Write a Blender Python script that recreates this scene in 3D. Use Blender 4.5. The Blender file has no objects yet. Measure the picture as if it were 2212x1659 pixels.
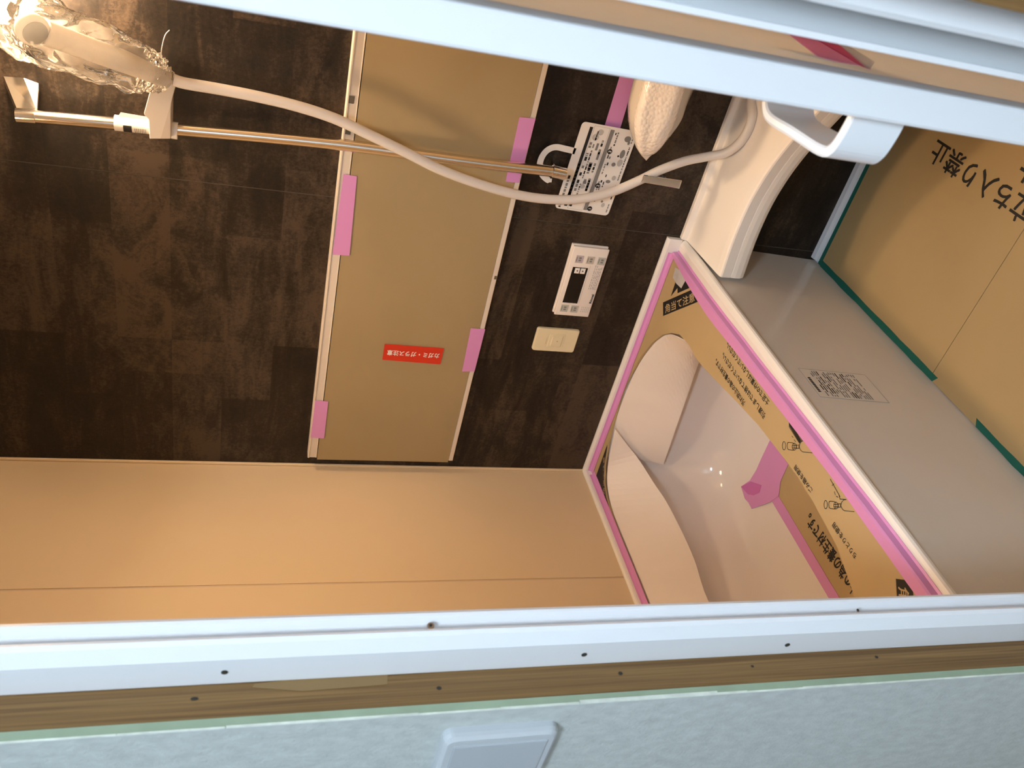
import bpy, bmesh, math, random
from mathutils import Vector, Matrix, noise as mnoise

# ------------------------------------------------------------------ camera
S = bpy.context.scene
COL = S.collection
CP = Vector((1.656066, -1.786468, 1.450421))
CR = Matrix(((0.21931, 0.790444, 0.571928), (-0.207157, 0.610558, -0.764398), (-0.953409, 0.049161, 0.297647)))
FPX = 1822.41
cam = bpy.data.cameras.new('camera')
cam.sensor_fit = 'HORIZONTAL'; cam.sensor_width = 36.0; cam.lens = FPX / 2212 * 36
cam.clip_start = 0.02; cam.clip_end = 30
cam.dof.use_dof = True; cam.dof.focus_distance = 1.75; cam.dof.aperture_fstop = 11
co = bpy.data.objects.new('camera', cam); COL.objects.link(co)
co.matrix_world = Matrix.Translation(CP) @ CR.to_4x4()
S.camera = co
# ------------------------------------------------------------------ world, exposure
w = bpy.data.worlds.new('world'); S.world = w; w.use_nodes = True
w.node_tree.nodes['Background'].inputs[0].default_value = (0.6, 0.75, 1.0, 1)
w.node_tree.nodes['Background'].inputs[1].default_value = 0.05
S.view_settings.view_transform = 'Standard'; S.view_settings.look = 'None'
S.view_settings.exposure = 0.0; S.view_settings.gamma = 1.0; S.view_settings.use_curve_mapping = False
WARM = (1.0, 0.71, 0.44); LAMP = 150.0; DOWN = 135.0          # bulb of the bathroom wall lamp; DOWN is an added, unseen ceiling light
COOL = (0.72, 0.87, 1.0); WASH = 114.0           # ceiling lamp of the washroom

# a pixel of the photograph gives a direction; the plane it lies on gives the distance
def ray(px, py): return CR @ Vector(((px - 1106) / FPX, -(py - 829.5) / FPX, -1))
def Pz(px, py, z): d = ray(px, py); return CP + d * ((z - CP.z) / d.z)
def Py(px, py, y): d = ray(px, py); return CP + d * ((y - CP.y) / d.y)
def Px(px, py, x): d = ray(px, py); return CP + d * ((x - CP.x) / d.x)

# ------------------------------------------------------------------ materials
MATS = {}
def mat(name, col, rough=.5, metal=0., spec=.5, var=0., vscale=8., vstretch=(1, 1, 1), bump=0., bscale=60., coat=0., emit=None, es=0., fine=0.):
    if name in MATS: return MATS[name]
    m = bpy.data.materials.new(name); m.use_nodes = True; MATS[name] = m
    nt = m.node_tree; b = nt.nodes['Principled BSDF']
    b.inputs['Base Color'].default_value = (*col, 1); b.inputs['Roughness'].default_value = rough
    b.inputs['Metallic'].default_value = metal; b.inputs['Specular IOR Level'].default_value = spec
    b.inputs['Coat Weight'].default_value = coat; b.inputs['Coat Roughness'].default_value = .08
    if emit: b.inputs['Emission Color'].default_value = (*emit, 1); b.inputs['Emission Strength'].default_value = es
    tc = nt.nodes.new('ShaderNodeTexCoord')
    if var:
        mp = nt.nodes.new('ShaderNodeMapping'); mp.inputs['Scale'].default_value = vstretch
        n = nt.nodes.new('ShaderNodeTexNoise'); n.inputs['Scale'].default_value = vscale; n.inputs['Detail'].default_value = 6
        r = nt.nodes.new('ShaderNodeValToRGB')
        r.color_ramp.elements[0].position = .3; r.color_ramp.elements[1].position = .7
        r.color_ramp.elements[0].color = (*[c * (1 - var) for c in col], 1); r.color_ramp.elements[1].color = (*[min(1, c * (1 + var)) for c in col], 1)
        nt.links.new(tc.outputs['Object'], mp.inputs[0]); nt.links.new(mp.outputs[0], n.inputs[0]); nt.links.new(n.outputs[0], r.inputs[0]); nt.links.new(r.outputs[0], b.inputs['Base Color'])
    if bump:
        n2 = nt.nodes.new('ShaderNodeTexNoise'); n2.inputs['Scale'].default_value = bscale; n2.inputs['Detail'].default_value = 3
        bp = nt.nodes.new('ShaderNodeBump'); bp.inputs['Strength'].default_value = bump; bp.inputs['Distance'].default_value = .002
        nt.links.new(tc.outputs['Object'], n2.inputs[0]); nt.links.new(n2.outputs[0], bp.inputs['Height']); nt.links.new(bp.outputs[0], b.inputs['Normal'])
    return m

def dark_panel_mat():
    m = bpy.data.materials.new('dark_wood_print'); m.use_nodes = True; nt = m.node_tree; L = nt.links.new
    b = nt.nodes['Principled BSDF']; b.inputs['Roughness'].default_value = .45; b.inputs['Specular IOR Level'].default_value = .28
    tc = nt.nodes.new('ShaderNodeTexCoord'); sp = nt.nodes.new('ShaderNodeSeparateXYZ'); cb = nt.nodes.new('ShaderNodeCombineXYZ')
    L(tc.outputs['Object'], sp.inputs[0]); L(sp.outputs['X'], cb.inputs['X']); L(sp.outputs['Z'], cb.inputs['Y'])
    def brick(w_, h_, off, sx):
        mp = nt.nodes.new('ShaderNodeMapping'); mp.inputs['Location'].default_value = (sx, off, 0); L(cb.outputs[0], mp.inputs[0])
        k = nt.nodes.new('ShaderNodeTexBrick'); k.inputs['Scale'].default_value = 1; k.inputs['Brick Width'].default_value = w_; k.inputs['Row Height'].default_value = h_
        k.inputs['Mortar Size'].default_value = 0; k.offset = .37; k.offset_frequency = 3
        k.inputs['Color1'].default_value = (0, 0, 0, 1); k.inputs['Color2'].default_value = (1, 1, 1, 1); L(mp.outputs[0], k.inputs[0]); return k
    k1 = brick(.47, .118, .02, .07); k2 = brick(.61, .236, .09, .31)
    # grain: two noises stretched along and across, picked by block
    def grain(sc, ang, detail=8):
        mp = nt.nodes.new('ShaderNodeMapping'); mp.inputs['Scale'].default_value = sc; mp.inputs['Rotation'].default_value = (0, 0, ang); L(cb.outputs[0], mp.inputs[0])
        n = nt.nodes.new('ShaderNodeTexNoise'); n.inputs['Scale'].default_value = 1; n.inputs['Detail'].default_value = detail; n.inputs['Roughness'].default_value = .72; n.inputs['Distortion'].default_value = .6
        L(mp.outputs[0], n.inputs[0]); return n
    g1 = grain((5, 22, 1), .25, 9); g2 = grain((9, 13, 1), -.6, 9); g3 = grain((150, 110, 1), .3, 3); g4 = grain((3.2, 2.6, 1), .5, 4)
    mx = nt.nodes.new('ShaderNodeMix'); mx.data_type = 'FLOAT'; L(k2.outputs['Color'], mx.inputs[0]); L(g1.outputs[0], mx.inputs[2]); L(g2.outputs[0], mx.inputs[3])
    def mth(op, a, c, v=None):
        n = nt.nodes.new('ShaderNodeMath'); n.operation = op
        L(a, n.inputs[0])
        if c is not None: L(c, n.inputs[1])
        else: n.inputs[1].default_value = v
        return n.outputs[0]
    s = mth('ADD', mth('MULTIPLY', mx.outputs[0], None, .85), mth('MULTIPLY', k1.outputs['Color'], None, .16))
    s = mth('ADD', s, mth('MULTIPLY', g3.outputs[0], None, .36)); s = mth('ADD', s, mth('MULTIPLY', g4.outputs[0], None, .35)); s = mth('ADD', s, mth('MULTIPLY', k2.outputs['Color'], None, .07))
    r = nt.nodes.new('ShaderNodeValToRGB'); e = r.color_ramp.elements
    e[0].position = .52; e[0].color = (.003, .0022, .0018, 1); e[1].position = 1.0; e[1].color = (.060, .041, .027, 1)
    a = e.new(.74); a.color = (.0094, .0065, .0047, 1); a2 = e.new(.86); a2.color = (.0195, .0131, .0088, 1)
    L(s, r.inputs[0]); L(r.outputs[0], b.inputs['Base Color'])
    bp = nt.nodes.new('ShaderNodeBump'); bp.inputs['Strength'].default_value = .12; bp.inputs['Distance'].default_value = .001
    L(s, bp.inputs['Height']); L(bp.outputs[0], b.inputs['Normal'])
    return m

def film_mat(name, tint, haze, rough):
    m = bpy.data.materials.new(name); m.use_nodes = True; nt = m.node_tree; L = nt.links.new; nt.nodes.remove(nt.nodes['Principled BSDF'])
    out = nt.nodes['Material Output']
    tr = nt.nodes.new('ShaderNodeBsdfTransparent'); tr.inputs[0].default_value = (*tint, 1)
    gl = nt.nodes.new('ShaderNodeBsdfGlossy'); gl.inputs[0].default_value = (1, 1, 1, 1); gl.inputs['Roughness'].default_value = rough
    df = nt.nodes.new('ShaderNodeBsdfTranslucent'); df.inputs[0].default_value = (.9, .88, .84, 1)
    d2 = nt.nodes.new('ShaderNodeBsdfDiffuse'); d2.inputs[0].default_value = (.9, .88, .84, 1)
    md = nt.nodes.new('ShaderNodeMixShader'); md.inputs[0].default_value = .5; L(df.outputs[0], md.inputs[1]); L(d2.outputs[0], md.inputs[2])
    m1 = nt.nodes.new('ShaderNodeMixShader'); m1.inputs[0].default_value = haze; L(tr.outputs[0], m1.inputs[1]); L(md.outputs[0], m1.inputs[2])
    fr = nt.nodes.new('ShaderNodeFresnel'); fr.inputs[0].default_value = 1.45
    m2 = nt.nodes.new('ShaderNodeMixShader'); L(fr.outputs[0], m2.inputs[0]); L(m1.outputs[0], m2.inputs[1]); L(gl.outputs[0], m2.inputs[2]); L(m2.outputs[0], out.inputs[0])
    MATS[name] = m; return m

def wood_mat():
    m = bpy.data.materials.new('brown_wood'); m.use_nodes = True; nt = m.node_tree; L = nt.links.new
    b = nt.nodes['Principled BSDF']; b.inputs['Roughness'].default_value = .55
    tc = nt.nodes.new('ShaderNodeTexCoord'); mp = nt.nodes.new('ShaderNodeMapping'); mp.inputs['Scale'].default_value = (160, 260, 3.2); L(tc.outputs['Object'], mp.inputs[0])
    n = nt.nodes.new('ShaderNodeTexNoise'); n.inputs['Scale'].default_value = 1; n.inputs['Detail'].default_value = 6; n.inputs['Distortion'].default_value = .8; L(mp.outputs[0], n.inputs[0])
    r = nt.nodes.new('ShaderNodeValToRGB'); e = r.color_ramp.elements; e[0].position = .3; e[0].color = (.115, .055, .016, 1); e[1].position = .72; e[1].color = (.27, .150, .048, 1)
    L(n.outputs[0], r.inputs[0]); L(r.outputs[0], b.inputs['Base Color']); return m

mat('cream_panel', (.735, .585, .39), .38, spec=.4, var=.025, vscale=2.0)
mat('white_plastic', (.86, .83, .79), .32)
mat('counter', (.88, .82, .75), .28, spec=.5)
mat('tub', (.84, .77, .72), .07, spec=.6, coat=.3)
mat('apron', (.70, .64, .57), .16, spec=.5, var=.03, vscale=5)
mat('frame_white', (.82, .84, .88), .30, spec=.5)
mat('chrome', (.86, .85, .83), .10, metal=1)
mat('brushed', (.80, .74, .66), .20, metal=1)
mat('cardboard', (.47, .345, .175), .72, var=.06, vscale=3, bump=.08, bscale=25)
mat('cardboard_floor', (.38, .262, .118), .72, var=.06, vscale=3, bump=.08, bscale=25)
mat('cardboard_mirror', (.355, .265, .135), .66, var=.05, vscale=4, bump=.06, bscale=18)
mat('pink_tape', (.68, .29, .60), .36, spec=.5, bump=.25, bscale=45)
mat('green_tape', (.0, .10, .07), .45)
mat('black_print', (.008, .007, .006), .6)
mat('grey_print', (.22, .21, .20), .6)
mat('light_print', (.5, .48, .45), .6)
mat('card_white', (.86, .82, .77), .35)
mat('red', (.62, .03, .008), .55)
mat('beige_plastic', (.80, .70, .46), .35)
mat('remote_white', (.86, .79, .72), .34)
mat('screen_black', (.003, .003, .003), .12)
mat('btn_a', (.52, .46, .47), .4); mat('btn_b', (.55, .50, .42), .4); mat('btn_c', (.47, .48, .43), .4)
mat('foam_sheet', (.88, .79, .71), .6, var=.03, vscale=9, vstretch=(1, 1, .2), bump=.12, bscale=30)
mat('hose_grey', (.74, .69, .64), .33)
mat('holder_grey', (.60, .55, .50), .38)
mat('hardwhite', (.85, .85, .85), .4)
mat('kerb', (.64, .66, .70), .5)
mat('greenboard', (.32, .40, .28), .85, var=.08, vscale=30)
mat('paperedge', (.72, .76, .68), .85, var=.15, vscale=60)
mat('wallpaper', (.49, .52, .505), .85, var=.09, vscale=90, vstretch=(1, 1, .55), bump=.5, bscale=220)
mat('plate_white', (.50, .53, .56), .35)
mat('dark_hole', (.03, .025, .02), .8)
mat('plain_grey', (.55, .55, .55), .7)
mat('wash_floor', (.35, .25, .16), .5)
mat('white_wall', (.75, .76, .77), .8)
mat('tape_white', (.78, .72, .72), .4)
mat('lampglass', (1, .9, .7), .4, emit=WARM, es=LAMP)
mat('added_downlamp', (1, .9, .7), .4, emit=WARM, es=DOWN)
mat('washlamp', (1, 1, 1), .4, emit=COOL, es=WASH)
def sheer_mat(name, col, tr):
    m = bpy.data.materials.new(name); m.use_nodes = True; nt = m.node_tree; L = nt.links.new; b = nt.nodes['Principled BSDF']
    b.inputs['Base Color'].default_value = (*col, 1); b.inputs['Roughness'].default_value = .3
    t = nt.nodes.new('ShaderNodeBsdfTranslucent'); t.inputs[0].default_value = (*col, 1)
    mx = nt.nodes.new('ShaderNodeMixShader'); mx.inputs[0].default_value = tr; L(b.outputs[0], mx.inputs[1]); L(t.outputs[0], mx.inputs[2]); L(mx.outputs[0], nt.nodes['Material Output'].inputs[0])
    MATS[name] = m
MATS['dark'] = dark_panel_mat(); MATS['wood'] = wood_mat()
film_mat('bag_film', (.98, .97, .95), .09, .07)
sheer_mat('leaf_panel', (.98, .96, .92), .85); sheer_mat('leaf_edge', (.70, .62, .62), .6); sheer_mat('pink_sheer', (1, .62, .85), .7); sheer_mat('pink_sheer_dark', (.85, .34, .55), .8); sheer_mat('white_sheer', (1, 1, 1), .5)
film_mat('bubble_film', (.92, .9, .86), .55, .18)

# ------------------------------------------------------------------ builders
def link(name, me, m, parent=None, smooth=False):
    o = bpy.data.objects.new(name, me); COL.objects.link(o)
    if m is not None: me.materials.append(MATS[m] if isinstance(m, str) else m)
    if smooth:
        for p in me.polygons: p.use_smooth = True
        me.set_sharp_from_angle(angle=math.radians(48))
    if parent is not None:
        o.parent = parent; o.matrix_parent_inverse = ROOTINV(parent)
    return o
def ROOTINV(p):
    return Matrix.Translation(p.location).inverted() if p.parent is None else Matrix.Identity(4)
def tag(o, label=None, cat=None, group=None, kind=None):
    if label: o['label'] = label
    if cat: o['category'] = cat
    if group: o['group'] = group
    if kind: o['kind'] = kind
    return o
def thing(name, loc, label=None, cat=None, group=None, kind=None):
    o = bpy.data.objects.new(name, None); o.empty_display_size = .05; COL.objects.link(o); o.location = Vector(loc)
    return tag(o, label, cat, group, kind)
def mesh(name, V, F, m, parent=None, smooth=False):
    me = bpy.data.meshes.new(name); me.from_pydata([tuple(v) for v in V], [], F)
    b = bmesh.new(); b.from_mesh(me); bmesh.ops.recalc_face_normals(b, faces=b.faces); b.to_mesh(me); b.free()
    return link(name, me, m, parent, smooth)
def box(name, a, c, m, parent=None, bev=0., seg=2):
    x0, x1 = sorted((a[0], c[0])); y0, y1 = sorted((a[1], c[1])); z0, z1 = sorted((a[2], c[2]))
    b = bmesh.new()
    vs = [b.verts.new((x, y, z)) for x in (x0, x1) for y in (y0, y1) for z in (z0, z1)]
    for f in ((0, 1, 3, 2), (4, 6, 7, 5), (0, 4, 5, 1), (2, 3, 7, 6), (0, 2, 6, 4), (1, 5, 7, 3)): b.faces.new([vs[i] for i in f])
    if bev: bmesh.ops.bevel(b, geom=b.edges[:], offset=bev, segments=seg, affect='EDGES', profile=.5)
    bmesh.ops.recalc_face_normals(b, faces=b.faces)
    me = bpy.data.meshes.new(name); b.to_mesh(me); b.free()
    return link(name, me, m, parent, bool(bev) and seg > 2)
def prism(name, pts, vec, m, parent=None, bev=0., seg=2):
    b = bmesh.new(); vec = Vector(vec)
    lo = [b.verts.new(Vector(p)) for p in pts]; hi = [b.verts.new(Vector(p) + vec) for p in pts]; n = len(pts)
    b.faces.new(lo); b.faces.new(hi[::-1])
    for i in range(n): b.faces.new((lo[i], hi[i], hi[(i + 1) % n], lo[(i + 1) % n]))
    bmesh.ops.recalc_face_normals(b, faces=b.faces)
    if bev: bmesh.ops.bevel(b, geom=b.edges[:], offset=bev, segments=seg, affect='EDGES', profile=.5)
    me = bpy.data.meshes.new(name); b.to_mesh(me); b.free()
    return link(name, me, m, parent)
def rrect(u0, u1, v0, v1, r, n=5):
    P = []
    for cx, cy, a0 in ((u1 - r, v1 - r, 0), (u0 + r, v1 - r, 90), (u0 + r, v0 + r, 180), (u1 - r, v0 + r, 270)):
        for i in range(n + 1):
            a = math.radians(a0 + 90 * i / n); P.append((cx + r * math.cos(a), cy + r * math.sin(a)))
    return P
def loft(name, rings, m, parent=None, cap0=True, cap1=True, smooth=True, closed=True):
    n = len(rings[0]); V = [p for r in rings for p in r]; F = []
    for i in range(len(rings) - 1):
        for j in range(n if closed else n - 1):
            F.append((i * n + j, i * n + (j + 1) % n, (i + 1) * n + (j + 1) % n, (i + 1) * n + j))
    if cap0: F.append(tuple(range(n - 1, -1, -1)))
    if cap1: F.append(tuple((len(rings) - 1) * n + j for j in range(n)))
    return mesh(name, V, F, m, parent, smooth)
def cr(P, k=8):
    P = [Vector(p) for p in P]; Q = [P[0] * 2 - P[1]] + P + [P[-1] * 2 - P[-2]]; out = []
    for i in range(1, len(Q) - 2):
        a, b_, c, d = Q[i - 1:i + 3]
        for s in range(k):
            t = s / k; out.append(.5 * ((2 * b_) + (c - a) * t + (2 * a - 5 * b_ + 4 * c - d) * t * t + (3 * b_ - a - 3 * c + d) * t ** 3))
    return out + [P[-1]]
def tube(name, P, r, m, parent=None, n=14, smooth=True, wob=None, k=8, curve=True):
    Q = cr(P, k) if curve and len(P) > 2 else [Vector(p) for p in P]
    N = len(Q); rings = []; up = None
    for i, p in enumerate(Q):
        t = (Q[min(i + 1, N - 1)] - Q[max(i - 1, 0)]).normalized()
        if up is None: up = t.orthogonal().normalized()
        up = (up - t * up.dot(t)).normalized(); s = t.cross(up)
        rr = r(i / (N - 1)) if callable(r) else r; ring = []
        for j in range(n):
            a = 2 * math.pi * j / n; q = rr
            if wob: q *= wob(i / (N - 1), a)
            ring.append(p + (up * math.cos(a) + s * math.sin(a)) * q)
        rings.append(ring)
    return loft(name, rings, m, parent, smooth=smooth)
def cyl(name, c, d, r, h, m, parent=None, n=20): # c: base centre, d: axis
    d = Vector(d).normalized(); return tube(name, [Vector(c), Vector(c) + d * h], r, m, parent, n, smooth=False)
def ribbon(name, A, B, nrm, th, m, parent=None, wr=0., seed=0):
    # strip between two polylines, thickness th along nrm
    nrm = Vector(nrm).normalized(); n = len(A); V = []; rg = random.Random(seed)
    for i in range(n):
        k = rg.uniform(0, wr) if wr and 0 < i < n - 1 else 0
        a, b_ = Vector(A[i]), Vector(B[i]); V += [a, b_, b_ + nrm * (th + k), a + nrm * (th + k * .5)]
    F = [(0, 1, 2, 3), tuple(4 * (n - 1) + q for q in (3, 2, 1, 0))]
    for i in range(n - 1):
        for q in range(4): F.append((4 * i + q, 4 * i + (q + 1) % 4, 4 * i + 4 + (q + 1) % 4, 4 * i + 4 + q))
    return mesh(name, V, F, m, parent)
def lerp(a, b, n, jag=0., seed=1):
    rg = random.Random(seed); a = Vector(a); b = Vector(b); return [a.lerp(b, i / n) + (Vector((rg.uniform(-jag, jag), rg.uniform(-jag, jag), 0)) if jag else Vector()) for i in range(n + 1)]
def flat(name, pts, nrm, th, m, parent=None): return prism(name, pts, Vector(nrm).normalized() * th, m, parent)
def text(name, s, org, rd, up, size, m, parent, squeeze=1., bold=0., center=False, fit=None):
    # printed lettering: org is the start of the baseline, rd the reading direction
    c = bpy.data.curves.new('t', 'FONT'); c.body = s; c.size = 1; c.resolution_u = 3
    if center: c.align_x = 'CENTER'
    o = bpy.data.objects.new('t', c); COL.objects.link(o); dg = bpy.context.evaluated_depsgraph_get(); dg.update()
    me = bpy.data.meshes.new_from_object(o.evaluated_get(dg)); bpy.data.objects.remove(o); bpy.data.curves.remove(c)
    rd = Vector(rd).normalized(); up = Vector(up).normalized(); nn = rd.cross(up); org = Vector(org)
    xs = [v.co.x for v in me.vertices] or [0]
    if fit: squeeze = fit / (max(xs) - min(xs)) / size; org = org - rd * (min(xs) * size * squeeze)
    V = [v.co.copy() for v in me.vertices]; F = [tuple(p.vertices) for p in me.polygons]; VV = []; FF = []
    D = [(0, 0)] if not bold else [(bold * a, bold * b_) for a, b_ in ((-1, -1), (1, -1), (1, 1), (-1, 1))]      # heavier strokes
    for k, (a, b_) in enumerate(D):
        o_ = len(VV); VV += [org + rd * ((v.x + a) * size * squeeze) + up * ((v.y + b_) * size) + nn * (.0006 + k * .00001) for v in V]; FF += [tuple(i + o_ for i in f) for f in F]
    me = bpy.data.meshes.new(name); me.from_pydata([tuple(v) for v in VV], [], FF)
    me.materials.clear(); me.name = name
    return link(name, me, m, parent)
def quads(name, R, O, U, Vv, N, m, parent, off=.0006):
    # printed bars: R = (u0,u1,v0,v1) rectangles in the plane O + u*U + v*V
    V = []; F = []; O = Vector(O); U = Vector(U); Vv = Vector(Vv); N = Vector(N)
    for (u0, u1, v0, v1) in R:
        k = len(V); V += [O + U * u + Vv * v + N * off for u, v in ((u0, v0), (u1, v0), (u1, v1), (u0, v1))]; F.append((k, k + 1, k + 2, k + 3))
    return tag(mesh(name, V, F, m, parent), kind='stuff')
def stroke(name, lines, Z, w_, m, parent):
    # printed line drawing on a horizontal sheet: polylines of (x, y)
    V = []; F = []
    for ln in lines:
        for (a, b_) in zip(ln[:-1], ln[1:]):
            a = Vector((a[0], a[1], Z)); b_ = Vector((b_[0], b_[1], Z)); d = (b_ - a)
            if d.length < 1e-6: continue
            s = Vector((-d.y, d.x, 0)).normalized() * w_ / 2; d = d.normalized() * w_ * .3; k = len(V)
            V += [a - s - d, b_ - s + d, b_ + s + d, a + s - d]; F.append((k, k + 1, k + 2, k + 3))
    return mesh(name, V, F, m, parent)
def sheet_hole(name, outer, hole, z0, z1, m, parent=None):
    b = bmesh.new(); E = []
    for loop in (outer, hole):
        vs = [b.verts.new((p[0], p[1], z1)) for p in loop]
        for i in range(len(vs)): E.append(b.edges.new((vs[i], vs[(i + 1) % len(vs)])))
    bmesh.ops.triangle_fill(b, use_beauty=True, use_dissolve=False, edges=E)
    ex = bmesh.ops.extrude_face_region(b, geom=b.faces[:])
    for v in [g for g in ex['geom'] if isinstance(g, bmesh.types.BMVert)]: v.co.z = z0
    bmesh.ops.recalc_face_normals(b, faces=b.faces)
    me = bpy.data.meshes.new(name); b.to_mesh(me); b.free(); return link(name, me, m, parent)

# ------------------------------------------------------------------ the bathroom shell
ZU, ZR, ZC = .455, .416, .432        # tub upstand, tub flange, top of the cardboard cover
XR, CEIL = 1.625, 2.12
wb = tag(box('wall_back', (-.06, .012, -.12), (XR + .06, .07, CEIL), 'dark'), 'dark brown wood-print wall panels behind the shower', kind='structure')
box('panel', (0, 0, -.11), (.8152, .0119, CEIL), 'dark', wb); box('panel', (.8178, 0, -.11), (XR, .0119, CEIL), 'dark', wb)
mat('seam', (.065, .05, .035), .5); box('joint_strip', (.8152, .0012, -.11), (.8178, .0119, CEIL), 'seam', wb)
wl = tag(box('wall_left', (-.07, .07, -.12), (-.012, -1.25, CEIL), 'cream_panel'), 'plain cream wall panels along the bathtub', kind='structure')
box('panel', (-.0119, 0, -.11), (0, -.4180, CEIL), 'cream_panel', wl); box('panel', (-.0119, -.4235, -.11), (0, -1.25, CEIL), 'cream_panel', wl)
mat('seam_cream', (.62, .48, .34), .5); box('joint_strip', (-.0119, -.4180, -.11), (-.0018, -.4235, CEIL), 'seam_cream', wl)
tag(tube('trim_1', [(.003, -.003, ZU), (.003, -.003, CEIL - .002)], .0045, 'cream_panel', n=10, curve=False), 'thin cream bead in the corner of the two walls', kind='structure')
tag(box('ceiling', (-.07, .07, CEIL), (XR + .07, -1.30, CEIL + .05), 'white_plastic'), 'white bathroom ceiling', kind='structure')
tag(box('wall_right', (XR, .07, -.12), (XR + .02, -1.25, CEIL), 'cream_panel'), 'cream wall panel behind the folded door', kind='structure')
fl = tag(box('floor', (.77, 0, -.12), (XR, -1.25, -.0005), 'kerb'), 'pale grey bathroom floor pan', kind='structure')
tag(box('subfloor', (-.07, .07, -.16), (XR + .07, -1.30, -.1201), 'plain_grey'), 'grey base under the bathtub', kind='structure')
bb = tag(prism('baseboard_back', [(.80, 0, 0), (.80, -.0215, 0), (.80, -.0195, .010), (.80, -.012, .015), (.80, 0, .0175)], (XR - .80, 0, 0), 'kerb'), 'pale grey kerb strip along the foot of the dark wall', kind='structure')
wf = tag(box('wall_front', (-.07, -1.25, -.12), (.925, -1.266, CEIL), 'cream_panel'), 'cream wall panel beside the doorway, inside', kind='structure')
box('panel', (1.655, -1.25, -.12), (XR + .03, -1.266, CEIL), 'cream_panel', wf)
box('panel', (.925, -1.25, 2.02), (1.655, -1.266, CEIL), 'cream_panel', wf)

# washroom side of the doorway
YW = -1.3455
ww = tag(box('wall_washroom', (-1.2, -1.335, 0), (.9255, YW, 2.4), 'wallpaper'), 'pale grey papered wall beside the doorway', kind='structure')
box('panel', (1.70, -1.335, 0), (2.6, YW, 2.4), 'wallpaper', ww); box('panel', (.9255, -1.335, 2.11), (1.70, YW, 2.4), 'wallpaper', ww)
gb = box('plasterboard_edge', (.9257, -1.3355, .0), (.9272, -1.3440, 2.11), 'greenboard', ww)
rg = random.Random(5)
V = []; F = []; z = .02
while z < 2.08:                           # torn paper edge
    h = rg.choice((.008, .02, .05, .09, .16)) * rg.uniform(.7, 1.2); d = rg.choice((.0, .0, .0006, .0010, .0022)); k = len(V)
    V += [(x, y, zz) for zz in (z, z + h * .995) for x, y in ((.9250, YW + .0002), (.9274 + d * .3, YW + .0002), (.9276 + d * .2, YW + .0012 + d), (.9250, YW + .0012 + d))]
    F += [(k, k + 1, k + 5, k + 4), (k + 1, k + 2, k + 6, k + 5), (k + 2, k + 3, k + 7, k + 6), (k, k + 3, k + 2, k + 1), (k + 4, k + 5, k + 6, k + 7), (k, k + 4, k + 7, k + 3)]
    z += h
mesh('torn_paper', V, F, 'paperedge', ww)
st = tag(box('trim_2', (.86, -1.3349, 0), (.9268, -1.2665, 2.1), 'wood'), 'brown wooden stud edge beside the white door frame', kind='structure')
tag(box('trim_3', (1.6115, -1.345, 0), (1.70, -1.2665, 2.1), 'wood'), 'brown wooden stud on the hinge side of the doorway', kind='structure')
tag(box('trim_4', (.9268, -1.345, 2.07), (1.6115, -1.2665, 2.11), 'wood'), 'brown wooden header over the doorway', kind='structure')
for i, (px, py, s) in enumerate(((420, 1510, .0022), (948, 1487, .0026), (1340, 1455, .0026), (1625, 1440, .002), (1893, 1420, .0024))):
    p = Px(px, py, .9268)
    mesh('nail_hole', [p + Vector((.0006, math.cos(a) * s * .8, math.sin(a) * s * (1.6 if i == 0 else 1))) for a in [q * math.pi / 4 for q in range(8)]], [tuple(range(8))], 'dark_hole', st)
p = Px(700, 1475, .9268); mat('wood_scuff', (.24, .145, .055), .6)
flat('scuff', [p + Vector((.0003, a, b_)) for a, b_ in ((-.006, -.06), (.005, -.062), (.007, .0), (.003, .064), (-.001, .066), (-.008, .02))], (1, 0, 0), .0004, 'wood_scuff', st)
tag(box('floor_washroom', (-1.2, -1.30, -.05), (2.6, -3.4, 0), 'wash_floor'), 'brown washroom floor', kind='structure')
tag(box('ceiling_washroom', (-1.2, -1.30, 2.4), (2.6, -3.4, 2.45), 'white_wall'), 'white washroom ceiling', kind='structure')
tag(box('wall_washroom_left', (-1.25, -1.30, 0), (-1.2, -3.4, 2.4), 'white_wall'), 'white washroom side wall far from the door', kind='structure')
tag(box('wall_washroom_right', (2.6, -1.30, 0), (2.65, -3.4, 2.4), 'white_wall'), 'white washroom side wall by the door hinge', kind='structure')
tag(box('wall_washroom_back', (-1.25, -3.4, 0), (2.65, -3.45, 2.4), 'white_wall'), 'white washroom wall opposite the doorway', kind='structure')
cl = thing('ceiling_lamp', (1.90, -2.35, 2.4), 'round white ceiling lamp of the washroom', 'lamp')
cyl('lamp_base', (1.90, -2.35, 2.372), (0, 0, 1), .21, .028, 'hardwhite', cl, 32)
cyl('diffuser', (1.90, -2.35, 2.345), (0, 0, 1), .19, .027, 'washlamp', cl, 32)

# ------------------------------------------------------------------ door frame and folding door
def frame_profile(s, x0):   # s=+1 left jamb, mirrored for the right; x0 = edge against the stud
    return [(x0 + s * a, y) for a, y in ((0, -1.2985), (0, -1.3005), (.002, -1.3015), (.044, -1.3060), (.0595, -1.3005), (.0622, -1.2965), (.0612, -1.2935), (.0520, -1.2915), (.0510, -1.2860), (.0535, -1.2815), (.0605, -1.2785), (.0618, -1.2755), (.0600, -1.2715), (.050, -1.268), (0, -1.2675))]
fr = thing('trim_5', (.9275, -1.28, 0), 'white aluminium door frame jamb with screw holes', kind='structure')
prism('jamb', [(x, y, 0) for x, y in frame_profile(1, .9272)], (0, 0, 2.06), 'frame_white', fr)
prism('jamb', [(x, y, 0) for x, y in [(1.5885, -1.2985), (1.5885, -1.3045), (1.592, -1.3065), (1.6095, -1.3025), (1.6112, -1.299), (1.6112, -1.2675), (1.5885, -1.2675)]], (0, 0, 2.06), 'frame_white', fr)
mat('stop_grey', (.50, .53, .56), .4)
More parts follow.
